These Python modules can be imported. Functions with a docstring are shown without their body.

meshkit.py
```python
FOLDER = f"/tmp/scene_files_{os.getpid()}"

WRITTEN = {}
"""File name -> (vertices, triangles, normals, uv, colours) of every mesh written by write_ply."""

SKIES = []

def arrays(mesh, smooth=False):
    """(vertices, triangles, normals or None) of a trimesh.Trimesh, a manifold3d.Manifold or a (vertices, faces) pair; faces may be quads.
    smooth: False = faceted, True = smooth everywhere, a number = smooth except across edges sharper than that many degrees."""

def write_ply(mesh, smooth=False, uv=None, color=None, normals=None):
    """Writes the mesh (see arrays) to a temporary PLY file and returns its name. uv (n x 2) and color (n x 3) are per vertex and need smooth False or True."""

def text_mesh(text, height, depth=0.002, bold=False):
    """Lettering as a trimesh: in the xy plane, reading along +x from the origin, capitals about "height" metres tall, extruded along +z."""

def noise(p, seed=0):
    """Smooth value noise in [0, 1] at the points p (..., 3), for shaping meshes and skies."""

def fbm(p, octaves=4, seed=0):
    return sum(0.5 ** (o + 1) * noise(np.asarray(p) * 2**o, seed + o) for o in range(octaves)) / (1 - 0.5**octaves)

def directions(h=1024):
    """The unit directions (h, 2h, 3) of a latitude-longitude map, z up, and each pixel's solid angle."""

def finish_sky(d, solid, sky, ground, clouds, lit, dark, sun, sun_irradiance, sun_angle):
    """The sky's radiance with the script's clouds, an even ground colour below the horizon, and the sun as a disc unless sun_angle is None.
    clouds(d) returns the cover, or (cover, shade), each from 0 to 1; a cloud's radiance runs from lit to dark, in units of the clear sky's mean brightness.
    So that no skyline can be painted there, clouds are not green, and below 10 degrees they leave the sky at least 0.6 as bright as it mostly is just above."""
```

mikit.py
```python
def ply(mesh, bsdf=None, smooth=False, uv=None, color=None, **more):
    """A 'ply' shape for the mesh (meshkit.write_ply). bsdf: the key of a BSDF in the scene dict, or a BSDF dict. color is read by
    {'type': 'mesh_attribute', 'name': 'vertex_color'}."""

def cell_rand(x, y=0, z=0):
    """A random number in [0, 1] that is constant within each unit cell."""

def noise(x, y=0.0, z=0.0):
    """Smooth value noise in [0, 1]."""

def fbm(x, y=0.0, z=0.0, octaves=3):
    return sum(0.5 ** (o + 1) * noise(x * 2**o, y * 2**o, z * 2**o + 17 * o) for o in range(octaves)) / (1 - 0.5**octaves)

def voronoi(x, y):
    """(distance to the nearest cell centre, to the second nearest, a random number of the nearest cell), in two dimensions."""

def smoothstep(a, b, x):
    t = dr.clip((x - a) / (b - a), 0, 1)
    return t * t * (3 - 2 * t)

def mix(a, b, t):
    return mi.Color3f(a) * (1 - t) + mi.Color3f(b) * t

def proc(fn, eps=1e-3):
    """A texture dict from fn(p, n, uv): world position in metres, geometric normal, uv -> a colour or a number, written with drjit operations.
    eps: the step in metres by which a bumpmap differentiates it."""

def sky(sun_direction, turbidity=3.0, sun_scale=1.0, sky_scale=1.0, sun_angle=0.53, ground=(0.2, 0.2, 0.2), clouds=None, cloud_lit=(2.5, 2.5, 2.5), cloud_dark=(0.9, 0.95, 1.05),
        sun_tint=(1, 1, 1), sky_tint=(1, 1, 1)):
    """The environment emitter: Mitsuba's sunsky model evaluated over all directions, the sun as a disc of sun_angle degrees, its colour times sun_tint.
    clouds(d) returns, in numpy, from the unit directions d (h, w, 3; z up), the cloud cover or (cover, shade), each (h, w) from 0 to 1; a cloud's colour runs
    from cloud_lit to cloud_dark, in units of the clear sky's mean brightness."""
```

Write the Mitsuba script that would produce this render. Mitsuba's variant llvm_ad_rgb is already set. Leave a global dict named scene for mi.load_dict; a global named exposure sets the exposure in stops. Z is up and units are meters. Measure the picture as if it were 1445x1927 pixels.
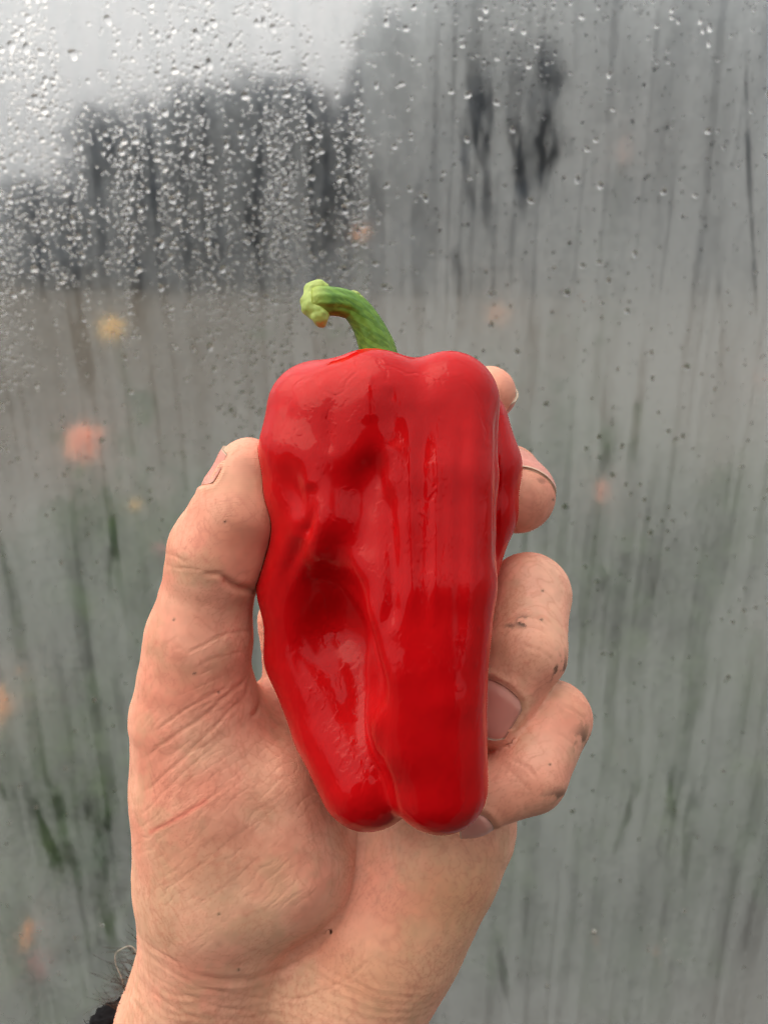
import math, random
import numpy as np, trimesh, mitsuba as mi, drjit as dr
import mikit, meshkit
from mikit import noise, fbm, voronoi, smoothstep, mix
from scipy.spatial import cKDTree

T = mi.ScalarTransform4f
scene, labels = {}, {}

# ------------------------------------------------------------------ camera, light, exposure
EYE = np.array([0.0, 0.0, 1.45])
PITCH = math.radians(19.0)
RIGHT = np.array([1.0, 0, 0])
FWD = np.array([0, math.cos(PITCH), -math.sin(PITCH)])
UP = np.array([0, math.sin(PITCH), math.cos(PITCH)])
FOCAL, CX, CY, D0 = 1447.0, 722.5, 963.5, 200.0        # focal length and centre in photo pixels, hand distance in mm
scene['camera'] = {
    'type': 'thinlens', 'fov': math.degrees(2 * math.atan(722.5 / FOCAL)), 'fov_axis': 'x',
    'aperture_radius': 0.0008, 'focus_distance': 0.172, 'near_clip': 0.01, 'far_clip': 3000.0,
    'to_world': T().look_at(origin=EYE.tolist(), target=(EYE + FWD).tolist(), up=[0, 0, 1])}


SUN = np.array([-0.55, -0.02, 0.83]) / np.linalg.norm([-0.55, -0.02, 0.83])


def overcast(d):
    """even cloud, brightest round the hidden sun, dimmer towards the horizon"""
    el = np.clip(d[..., 2], 0, 1)
    n = meshkit.fbm(d * np.array([2.2, 2.2, 4.0]) + 5.0, 4, 3)
    return np.ones(el.shape), np.clip(1.0 - 0.5 * el - 0.6 * np.clip(d @ SUN, 0, 1) ** 2 + (n - 0.5) * 0.3, 0, 1)


scene['sky'] = mikit.sky(SUN, turbidity=3, sun_scale=0.3, sun_angle=90, clouds=overcast, cloud_lit=(2.9, 2.84, 2.74),
                         cloud_dark=(0.8, 0.80, 0.79), ground=(0.12, 0.11, 0.10))
exposure = 2.8

# ------------------------------------------------------------------ helpers


def frame(X, Y, Z):
    """mm in the hand's frame (x right, y up along the forearm, z out of the palm) -> world metres"""
    return EYE + (np.multiply.outer(X, RIGHT) + np.multiply.outer(Y, UP) + np.multiply.outer(D0 - np.asarray(Z, float), FWD)) * 0.001


def world(v):
    v = np.asarray(v, float)
    return frame(v[..., 0], v[..., 1], v[..., 2])


def at(px, py, z=0.0):
    """traced photo position at z mm in front of the palm plane -> mm in the hand's frame"""
    px, py, z = np.broadcast_arrays(np.asarray(px, float), np.asarray(py, float), np.asarray(z, float))
    k = (D0 - z) / FOCAL
    return np.stack([(px - CX) * k, (CY - py) * k, z], -1)


def px_of(v):
    k = FOCAL / (D0 - v[:, 2])
    return np.stack([CX + v[:, 0] * k, CY - v[:, 1] * k], -1)


class Field:
    """A signed distance field in mm on a grid, sculpted with smooth unions"""

    def __init__(self, lo, hi, step):
        self.lo, self.step = np.array(lo, float), step
        self.n = np.ceil((np.array(hi) - self.lo) / step).astype(int) + 1
        self.ax = [(self.lo[i] + np.arange(self.n[i]) * step).astype(np.float32) for i in range(3)]
        self.d = np.full(self.n, 60.0, np.float32)

    def window(self, lo, hi):
        a = np.clip(np.floor((np.asarray(lo) - self.lo) / self.step).astype(int), 0, self.n - 1)
        b = np.clip(np.ceil((np.asarray(hi) - self.lo) / self.step).astype(int) + 1, 1, self.n)
        s = tuple(slice(i, j) for i, j in zip(a, b))
        return s, np.meshgrid(*[self.ax[i][s[i]] for i in range(3)], indexing='ij', sparse=True)

    def add(self, d, s, k):
        c = self.d[s]
        h = np.maximum(k - np.abs(c - d), 0) / k
        self.d[s] = np.minimum(c, d) - h * h * h * (k / 6)

    def cone(self, a, ra, b, rb, k=4.0, flat=1.0):
        """round cone from a to b; flat squeezes it along z"""
        a, b = np.asarray(a, float), np.asarray(b, float)
        pad = max(ra, rb) + 2.5 * k + 4
        s, (x, y, z) = self.window(np.minimum(a, b) - pad, np.maximum(a, b) + pad)
        u = b - a
        L = max(float(u @ u), 1e-9)
        h = np.clip(((x - a[0]) * u[0] + (y - a[1]) * u[1] + (z - a[2]) * u[2]) / L, 0, 1)
        q = np.sqrt((x - a[0] - h * u[0]) ** 2 + (y - a[1] - h * u[1]) ** 2 + ((z - a[2] - h * u[2]) / flat) ** 2)
        self.add((q - (ra + h * (rb - ra))).astype(np.float32), s, k)

    def carve(self, pts, k=5.0, flat=1.0):
        """hollow out a chain of balls with a soft lip"""
        keep, self.d = self.d, np.full(self.n, 60.0, np.float32)
        c = [(at(p[0], p[1], p[2]), p[3]) for p in pts]
        for (a, ra), (b, rb) in zip(c[:-1], c[1:]):
            self.cone(a, ra, b, rb, 2.0, flat)
        tool, self.d = self.d, keep
        h = np.maximum(k - np.abs(self.d + tool), 0) / k
        self.d = np.maximum(self.d, -tool) + h * h * h * (k / 6)

    def chain(self, pts, k=4.0, flat=1.0, own=2.0):
        """pts: (px, py, z, r); a limb is blended within itself first, so that neighbours stay apart"""
        keep, self.d = self.d, np.full(self.n, 60.0, np.float32)
        c = [(at(p[0], p[1], p[2]), p[3]) for p in pts]
        for (a, ra), (b, rb) in zip(c[:-1], c[1:]):
            self.cone(a, ra, b, rb, own, flat)
        limb, self.d = self.d, keep
        self.add(limb, (slice(None),) * 3, k)

    def mesh(self):
        """naive surface nets"""
        d, ins = self.d, self.d < 0
        cell = np.zeros(self.n - 1, int)
        for i, j, k in np.ndindex(2, 2, 2):
            cell += ins[i:self.n[0] - 1 + i, j:self.n[1] - 1 + j, k:self.n[2] - 1 + k]
        idx = np.argwhere((cell > 0) & (cell < 8))
        num = np.full(self.n - 1, -1)
        num[tuple(idx.T)] = np.arange(len(idx))
        tot, cnt = np.zeros((len(idx), 3)), np.zeros(len(idx))
        corners = list(np.ndindex(2, 2, 2))
        for a in corners:
            for ax in range(3):
                if a[ax]:
                    continue
                b = tuple(a[m] + (m == ax) for m in range(3))
                da, db = d[tuple((idx + a).T)], d[tuple((idx + b).T)]
                hit = (da < 0) != (db < 0)
                t = np.where(hit, da / np.where(hit, da - db, 1), 0)
                p = idx + np.array(a, float)
                p[:, ax] += t
                tot += p * hit[:, None]
                cnt += hit
        v = self.lo + tot / cnt[:, None] * self.step
        quads = []
        for ax in range(3):
            o = [m for m in range(3) if m != ax]
            sa = [slice(None)] * 3
            sb = [slice(None)] * 3
            sa[ax], sb[ax] = slice(0, -1), slice(1, None)
            ch = ins[tuple(sa)] != ins[tuple(sb)]
            e = np.argwhere(ch)
            e = e[(e[:, o[0]] > 0) & (e[:, o[1]] > 0) & (e[:, o[0]] < self.n[o[0]] - 1) & (e[:, o[1]] < self.n[o[1]] - 1)]
            inside = ins[tuple(e.T)]
            q = []
            for s0, s1 in ((0, 0), (1, 0), (1, 1), (0, 1)):
                c = e.copy()
                c[:, o[0]] -= 1 - s0
                c[:, o[1]] -= 1 - s1
                q.append(num[tuple(c.T)])
            q = np.stack(q, 1)
            flip = inside if ax != 1 else ~inside
            q[~flip] = q[~flip][:, ::-1]
            quads.append(q)
        q = np.vstack(quads)
        return trimesh.Trimesh(v, np.vstack([q[:, [0, 1, 2]], q[:, [0, 2, 3]]]), process=False)


def seg_dist(p, line):
    """distance of points p (n,2) to a polyline, and the position 0..1 along it"""
    line = np.asarray(line, float)
    best, along = np.full(len(p), 1e9), np.zeros(len(p))
    L = np.r_[0, np.cumsum(np.linalg.norm(np.diff(line, axis=0), axis=1))]
    for i in range(len(line) - 1):
        a, u = line[i], line[i + 1] - line[i]
        h = np.clip(((p - a) @ u) / max(u @ u, 1e-9), 0, 1)
        q = np.linalg.norm(p - a - h[:, None] * u, axis=1)
        hit = q < best
        best[hit] = q[hit]
        along[hit] = ((L[i] + h * (L[i + 1] - L[i])) / L[-1])[hit]
    return best, along


def spline(pts, n=24):
    from scipy.interpolate import PchipInterpolator
    pts = np.asarray(pts, float)
    t = np.r_[0, np.cumsum(np.linalg.norm(np.diff(pts, axis=0), axis=1))]
    return PchipInterpolator(t, pts)(np.linspace(0, t[-1], n))


def refine(m):
    v, f = trimesh.remesh.subdivide(m.vertices, m.faces)
    m = trimesh.Trimesh(v, f, process=False)
    trimesh.smoothing.filter_taubin(m, iterations=4)
    return m


def normals(m):
    n = np.zeros_like(m.vertices)
    f = m.faces
    c = np.cross(m.vertices[f[:, 1]] - m.vertices[f[:, 0]], m.vertices[f[:, 2]] - m.vertices[f[:, 0]])
    for k in range(3):
        np.add.at(n, f[:, k], c)
    return n / (np.linalg.norm(n, axis=1, keepdims=True) + 1e-12)


def bump(tex, inner, scale=1.0):
    return {'type': 'bumpmap', 'arbitrary': tex, 'scale': scale, 'bsdf': inner}


def tube(path, radii, sides=16, cap=True):
    p = np.asarray(path, float)
    t = np.gradient(p, axis=0)
    t /= np.linalg.norm(t, axis=1, keepdims=True)
    a = np.cross(t[0], [0.3, 0.2, 1.0])
    a /= np.linalg.norm(a)
    A = []
    for i in range(len(p)):
        a = a - t[i] * (a @ t[i])
        a /= np.linalg.norm(a)
        A.append(a)
    A = np.array(A)
    B = np.cross(t, A)
    ang = np.arange(sides) * 2 * np.pi / sides
    r = np.broadcast_to(np.asarray(radii, float), (len(p),))
    v = p[:, None] + r[:, None, None] * (np.cos(ang)[None, :, None] * A[:, None] + np.sin(ang)[None, :, None] * B[:, None])
    i, j = np.meshgrid(np.arange(len(p) - 1), np.arange(sides), indexing='ij')
    q = np.stack([i * sides + j, i * sides + (j + 1) % sides, (i + 1) * sides + (j + 1) % sides, (i + 1) * sides + j], -1).reshape(-1, 4)
    f = np.vstack([q[:, [0, 1, 2]], q[:, [0, 2, 3]]])
    v = v.reshape(-1, 3)
    if cap:
        k = len(v)
        v = np.vstack([v, p[0], p[-1]])
        m = np.arange(sides)
        f = np.vstack([f, np.stack([np.full(sides, k), (m + 1) % sides, m], 1),
                       np.stack([np.full(sides, k + 1), (len(p) - 1) * sides + m, (len(p) - 1) * sides + (m + 1) % sides], 1)])
    return trimesh.Trimesh(v, f, process=False)


# ------------------------------------------------------------------ materials
scene['soil'] = {'type': 'diffuse', 'reflectance': mikit.proc(lambda p, n, uv: mix((0.055, 0.052, 0.047), (0.12, 0.112, 0.10), fbm(p.x * 5, p.y * 5, p.z * 5, 4)))}

# ------------------------------------------------------------------ setting
g = trimesh.creation.box((1200, 1200, 0.5))
g.apply_translation((0, 0, -0.25))
scene['ground'] = mikit.ply(g, 'soil')
labels['ground'] = {'label': 'brown bare soil of the garden beyond the plastic sheet', 'kind': 'structure'}

rng = np.random.default_rng(11)
FILM_Y = 0.42


def on_film(px, py):
    """where the line of sight of a traced photo position meets the sheet: x, z in metres"""
    d = FWD + np.multiply.outer((np.asarray(px, float) - CX) / FOCAL, RIGHT) + np.multiply.outer((CY - np.asarray(py, float)) / FOCAL, UP)
    t = FILM_Y / d[..., 1]
    return EYE[0] + d[..., 0] * t, EYE[2] + d[..., 2] * t


def line_on_film(pts):
    a = np.asarray(pts, float)
    return np.stack(on_film(a[:, 0], a[:, 1]), -1)


def ss(a, b, x):
    t = np.clip((x - a) / (b - a), 0, 1)
    return t * t * (3 - 2 * t)


def fog_amount(x, z):
    """share of the sheet's area covered by fine condensation: mottled, wiped in runnels where drops have run down"""
    o = np.zeros_like(x)
    left = 1 - ss(-0.035, 0.0, x + 0.012 * (meshkit.noise(np.stack([x * 0 + 3, z * 30, o], -1), 9) - 0.5))
    high = ss(1.30, 1.42, z + 0.05 * (meshkit.noise(np.stack([x * 40, o, o], -1), 8) - 0.5))
    low = 1 - ss(0.95, 1.15, z)
    f = 0.82 - 0.40 * left * high - 0.15 * left * (1 - high) + 0.10 * (1 - left) * high - 0.16 * left * ss(1.40, 1.52, z) - 0.04 * low
    wob = 0.006 * (meshkit.fbm(np.stack([x * 6, z * 14, o], -1), 3, 4) - 0.5)
    col = meshkit.fbm(np.stack([(x + wob) * 120, z * 5.0, o], -1), 3, 5)              # vertical streaks
    blot = meshkit.fbm(np.stack([x * 60, z * 40, o], -1), 4, 6)
    big_ = meshkit.fbm(np.stack([x * 15, z * 8, o], -1), 3, 16)
    f = f + (big_ - 0.5) * 0.40
    fine = meshkit.noise(np.stack([x * 420, z * 330, o], -1), 14)
    f = f + (col - 0.5) * 0.46 + (blot - 0.5) * 0.22 + (fine - 0.5) * 0.16
    where = meshkit.fbm(np.stack([x * 9, z * 7, o], -1), 2, 7)
    run = meshkit.noise(np.stack([(x + wob) * 170, z * 6.5, o], -1), 12)
    calm = 1 - .4 * (1 - ss(1.2, 1.4, z))
    f = f - 0.28 * calm * ss(0.66, 0.86, run) * ss(0.38, 0.62, where)
    run2 = meshkit.noise(np.stack([(x + wob * .7) * 330, z * 11, o], -1), 15)
    f = f - 0.20 * calm * ss(0.66, 0.84, run2)
    f = f + 0.26 * ss(0.19, 0.215, x) * ss(1.25, 1.45, z)
    return f


RUNNELS = [([(855, 445), (868, 560), (872, 640)], 9, .5), ([(880, 60), (893, 200), (915, 330), (925, 480)], 9, .5), ([(905, 90), (925, 240), (930, 330)], 7, .45),
           ([(985, 30), (1000, 130), (998, 250), (1005, 420)], 40, .42), ([(1040, 40), (1045, 170), (1030, 330), (1040, 410)], 18, .5), ([(960, 180), (975, 300), (990, 430)], 12, .5),
           ([(868, 200), (880, 330), (890, 420)], 7, .4), ([(1065, 230), (1075, 300)], 8, .4), ([(1122, 660), (1135, 770), (1140, 900)], 7, .35), ([(1215, 640), (1195, 800), (1185, 900)], 8, .3),
           ([(1008, 560), (1006, 700), (1004, 800)], 9, .35), ([(1128, 1050), (1136, 1090), (1122, 1130)], 8, .35), ([(1205, 1400), (1195, 1480), (1172, 1570), (1150, 1640)], 10, .45),
           ([(1260, 1420), (1265, 1560)], 9, .35), ([(1310, 1440), (1290, 1600), (1285, 1680)], 9, .35), ([(1225, 1060), (1222, 1140)], 8, .3), ([(930, 1730), (950, 1850), (965, 1927)], 8, .35),
           ([(40, 1390), (70, 1500), (105, 1590), (120, 1680)], 12, .5), ([(95, 1380), (130, 1560), (150, 1700)], 22, .45), ([(180, 1400), (200, 1600), (215, 1850)], 26, .4),
           ([(0, 1440), (40, 1540)], 8, .4), ([(130, 480), (165, 640), (190, 790)], 12, .45), ([(190, 860), (220, 960), (228, 1150)], 11, .4), ([(260, 470), (270, 640)], 10, .3),
           ([(1405, 0), (1412, 300), (1425, 560), (1432, 700)], 3.5, .5), ([(1352, 470), (1360, 620), (1358, 760)], 6, .25), ([(470, 330), (480, 480)], 10, .35), ([(200, 170), (215, 330)], 8, .3)]


def streaked(x, z, f):
    p = np.stack([x, z], -1).reshape(-1, 2)
    f = f.reshape(-1).copy()
    wig = (meshkit.fbm(np.stack([p[:, 0] * 80, p[:, 1] * 60, p[:, 0] * 0], -1), 3, 21) - 0.5)
    brk = ss(.3, .65, meshkit.fbm(np.stack([p[:, 0] * 160, p[:, 1] * 45, p[:, 0] * 0], -1), 3, 23))
    for pts, w, a in RUNNELS:
        d, s = seg_dist(p, line_on_film(pts))
        w = w / FOCAL * 0.47
        f -= .72 * a * np.exp(-((d + wig * w * 1.5) / w) ** 4) * ss(0, 0.35, s + 0.02) * ss(0, 0.35, 1.02 - s) * (.45 + 1.1 * brk)
    return f.reshape(x.shape)


# --- drops: columns of small beads upper left, scattered round ones to the right, in metres on the sheet
beads = []
for k in range(120):                                   # bead trails
    px = rng.uniform(-20, 700)
    y0 = rng.uniform(-60, 430)
    ln = rng.uniform(120, 480)
    wid = rng.choice([6, 10, 22])
    for _ in range(int(ln * wid / 110) + 8):
        t = rng.random()
        y = y0 + ln * t
        if px + y * 0.03 > 700 + 30 * math.sin(y * .05) and rng.random() < .8:
            continue
        r = 0.66 * math.exp(rng.normal(0, .36))
        beads.append((px + y * 0.03 + wid * rng.normal() * .45 + 5 * math.sin(y * .03 + k), y, min(r, 2.0)))
for _ in range(300):                                  # top: over the sky
    beads.append((rng.uniform(-20, 700), rng.uniform(-30, 240), min(1.9, 0.42 * math.exp(rng.normal(0, .5)))))
for cx, cy, w_, h_, m in ((540, 420, 34, 240, 480), (470, 640, 40, 200, 380), (10, 520, 45, 170, 240), (240, 260, 30, 150, 220), (980, 90, 60, 90, 260), (230, 480, 40, 120, 160), (300, 900, 40, 90, 25)):
    for _ in range(m):                                # patches left standing between runnels
        beads.append((cx + w_ * rng.normal() * .7, cy + h_ * rng.normal() * .6, 0.60 * math.exp(rng.normal(0, .33))))
for _ in range(2000):
    beads.append((rng.uniform(700, 1460), 1927 * rng.random() ** 1.5, min(1.5, 0.54 * math.exp(rng.normal(0, .42)))))
for _ in range(1300):
    beads.append((rng.uniform(-20, 720), rng.uniform(480, 1927), min(1.4, 0.52 * math.exp(rng.normal(0, .4)))))
for px, py, r in ((1292, 690, 2.0), (723, 538, 1.7), (1066, 550, 1.8), (1128, 493, 1.5), (1130, 348, 1.6), (800, 372, 1.5), (1018, 1140, 1.5), (1076, 1525, 1.5), (1100, 1065, 1.2), (185, 1305, 1.4), (80, 1740, 1.3),
                  (116, 1822, 1.2), (880, 178, 1.6), (878, 262, 1.4), (1335, 245, 1.5), (1105, 280, 1.4), (327, 577, 1.3), (335, 650, 1.3), (252, 733, 1.4), (1152, 893, 1.3), (1212, 940, 1.2), (1245, 980, 1.1),
                  (1258, 812, 1.2), (372, 66, 1.9), (375, 133, 1.9), (143, 105, 2.3), (28, 90, 2.0), (515, 55, 1.9), (90, 210, 2.1), (1030, 1857, 1.5), (1150, 1230, 1.3), (1400, 1150, 1.3), (463, 182, 1.9), (300, 300, 1.7)):
    beads.append((px, py, r))
beads = np.array(beads)
bx, bz = on_film(beads[:, 0], beads[:, 1])
br = beads[:, 2] * 0.001
keep = []                                            # drops that touch would have run together
order = np.argsort(-br)
tree_ = cKDTree(np.stack([bx, bz], -1))
taken = np.zeros(len(br), bool)
for i in order:
    near = [j for j in tree_.query_ball_point((bx[i], bz[i]), br[i] + 0.0024) if taken[j] and math.hypot(bx[i] - bx[j], bz[i] - bz[j]) < (br[i] + br[j]) * 0.9]
    if not near:
        taken[i] = True
        keep.append(i)
bx, bz, br = bx[keep], bz[keep], br[keep]


def film_bulge(x, z):
    """the sheet is slack: it waves a few millimetres"""
    return 0.004 * np.sin(x * 5.1 + 0.7 * np.sin(z * 3)) + 0.003 * np.sin(z * 4.3 + x * 2.0)


def sheet(x0, x1, z0, z1, step, y, extra=0.0):
    x, z = np.meshgrid(np.linspace(x0, x1, int((x1 - x0) / step) + 1), np.linspace(z0, z1, int((z1 - z0) / step) + 1), indexing='ij')
    v = np.stack([x, y + film_bulge(x, z), z], -1)
    f = streaked(x, z, fog_amount(x, z)) + extra
    if step < 0.003:
        t = cKDTree(np.stack([bx, bz], -1))
        d, i = t.query(np.stack([x, z], -1).reshape(-1, 2), distance_upper_bound=0.003)
        ok = np.isfinite(d)
        r = np.where(ok, br[np.minimum(i, len(br) - 1)], 1)
        f = f - ((0.14 * ss(1.25, 1.36, z)).ravel() * ok * (1 - ss(0.85, 1.15, np.where(ok, d, 9) / r))).reshape(x.shape)
    f = np.clip(f, 0.04, 0.97)
    n0, n1 = x.shape
    i, j = np.meshgrid(np.arange(n0 - 1), np.arange(n1 - 1), indexing='ij')
    a = (i * n1 + j).ravel()
    q = np.stack([a, a + n1, a + n1 + 1, a + 1], 1)
    return trimesh.Trimesh(v.reshape(-1, 3), np.vstack([q[:, [0, 1, 2]], q[:, [0, 2, 3]]]), process=False), np.stack([f.ravel(), f.ravel()], -1)


scene['clear_film'] = {'type': 'principledthin', 'base_color': {'type': 'rgb', 'value': (0.96, 0.965, 0.97)}, 'roughness': 0.115, 'spec_trans': 1.0, 'eta': 1.33}
scene['fog_blur'] = {'type': 'principledthin', 'base_color': {'type': 'rgb', 'value': (0.88, 0.94, 0.968)}, 'roughness': 0.35, 'spec_trans': 0.6, 'diff_trans': 1.0, 'eta': 1.33}
scene['misted_film'] = {'type': 'blendbsdf', 'weight': mikit.proc(lambda p, n, uv: uv.x), 'a': {'type': 'ref', 'id': 'clear_film'}, 'b': {'type': 'ref', 'id': 'fog_blur'}}
scene['water'] = {'type': 'dielectric', 'int_ior': 1.33}
m, uv = sheet(-0.27, 0.27, 0.80, 1.62, 0.0009, FILM_Y)
scene['plastic_sheet'] = mikit.ply(m, 'misted_film', smooth=True, uv=uv)
for x0, x1, z0, z1 in ((-1.6, -0.27, 0.80, 1.62), (0.27, 1.6, 0.80, 1.62), (-1.6, 1.6, 0.0, 0.80), (-1.6, 1.6, 1.62, 2.0)):
    m, uv = sheet(x0, x1, z0, z1, 0.02, FILM_Y)
    uv[:] = 0.75
    k = f'plastic_sheet__outer_part_{len([k for k in scene if k.startswith("plastic_sheet__")]) + 1:03d}'
    scene[k.replace('_001', '') if k.endswith('_001') else k] = mikit.ply(m, 'misted_film', smooth=True, uv=uv)
labels['plastic_sheet'] = {'label': 'misted clear plastic wall of a polytunnel, beaded and streaked with running condensation', 'category': 'plastic sheet'}


def bead(x, z, r, seg, rings):
    """a sessile drop: flat against the sheet, domed towards the viewer, a little heavier at its foot"""
    th = np.arange(seg) * 2 * np.pi / seg
    wob = 1 + 0.16 * np.sin(th * 2 + rng.uniform(0, 6)) + 0.10 * np.sin(th * 3 + rng.uniform(0, 6))
    st = rng.uniform(0.8, 1.25)
    hgt = (rng.uniform(0.78, 1.05) if (z > 1.34 and x < 0.02) or r > .0011 else rng.uniform(0.25, 0.5)) * r
    v = [[x, 0, z - 0.08 * r]]
    for k in range(rings):
        a = (k + 1) / rings * np.pi / 2
        rr = r * np.sin(a) * wob
        zz = np.sin(th) * rr * st
        v += np.stack([x + np.cos(th) * rr, np.full(seg, hgt * (1 - np.cos(a))), z + zz - 0.08 * r * np.cos(a)], -1).tolist()
    v = np.array(v)
    v[:, 1] = FILM_Y + film_bulge(np.array([x]), np.array([z]))[0] - 0.0001 - hgt + v[:, 1]
    f = [[0, 1 + (i + 1) % seg, 1 + i] for i in range(seg)]
    for k in range(rings - 1):
        o = 1 + k * seg
        for i in range(seg):
            j = (i + 1) % seg
            f += [[o + i, o + j, o + seg + j], [o + i, o + seg + j, o + seg + i]]
    dome = np.array(f)[:, ::-1]
    nb = len(v)
    o = 1 + (rings - 1) * seg
    v = np.vstack([v, v[o:o + seg], [[x, v[o, 1], z]]])
    base = np.array([[nb + seg, nb + i, nb + (i + 1) % seg] for i in range(seg)])[:, ::-1]
    out_ = []
    for q, want in ((dome, -1), (base, 1)):                # outward: dome towards the viewer, foot towards the sheet
        ny = np.cross(v[q[0, 1]] - v[q[0, 0]], v[q[0, 2]] - v[q[0, 0]])[1]
        out_.append(q if ny * want > 0 else q[:, ::-1])
    return v, np.vstack(out_)


big = np.argsort(-br)[:300]
for i in big:
    v, f = bead(bx[i], bz[i], br[i], 14, 4)
    num = len([k for k in scene if k.startswith('plastic_sheet__water_drop')])
    scene['plastic_sheet__water_drop' + (f'_{num:03d}' if num else '')] = mikit.ply(trimesh.Trimesh(v, f, process=False), 'water', smooth=True)
V, F, c = [], [], 0
for i in np.argsort(-br)[300:]:
    v, f = bead(bx[i], bz[i], br[i], 9, 3)
    V.append(v)
    F.append(f + c)
    c += len(v)
scene['plastic_sheet__small_drops'] = mikit.ply(trimesh.Trimesh(np.vstack(V), np.vstack(F), process=False), 'water', smooth=True)
labels['plastic_sheet__small_drops'] = {'kind': 'stuff', 'label': 'fine water drops between the larger ones'}

# ------------------------------------------------------------------ garden beyond the sheet
scene['leaf_green'] = {'type': 'principledthin', 'base_color': mikit.proc(lambda p, n, uv: mix((0.03, 0.062, 0.035), (0.085, 0.125, 0.055), noise(p.x * 9, p.y * 9, p.z * 9))), 'roughness': 0.5, 'diff_trans': 0.5}
scene['dark_leaf'] = {'type': 'twosided', 'bsdf': {'type': 'diffuse', 'reflectance': mikit.proc(lambda p, n, uv: mix((0.075, 0.093, 0.12), (0.115, 0.14, 0.17), noise(p.x, p.y, p.z)))}}
scene['bark'] = {'type': 'diffuse', 'reflectance': {'type': 'rgb', 'value': (0.09, 0.075, 0.06)}}
scene['stem_green'] = {'type': 'diffuse', 'reflectance': {'type': 'rgb', 'value': (0.08, 0.13, 0.05)}}
PETAL = {'peach': (0.92, 0.56, 0.30), 'salmon': (0.92, 0.47, 0.33), 'yellow': (0.92, 0.68, 0.25), 'pink': (0.92, 0.36, 0.42), 'pale': (0.85, 0.55, 0.45), 'red': (0.80, 0.20, 0.18), 'orange': (0.80, 0.36, 0.08)}
for k, c in PETAL.items():
    scene['petal_' + k] = {'type': 'principledthin', 'base_color': {'type': 'rgb', 'value': c}, 'roughness': 0.6, 'diff_trans': 0.6}


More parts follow.
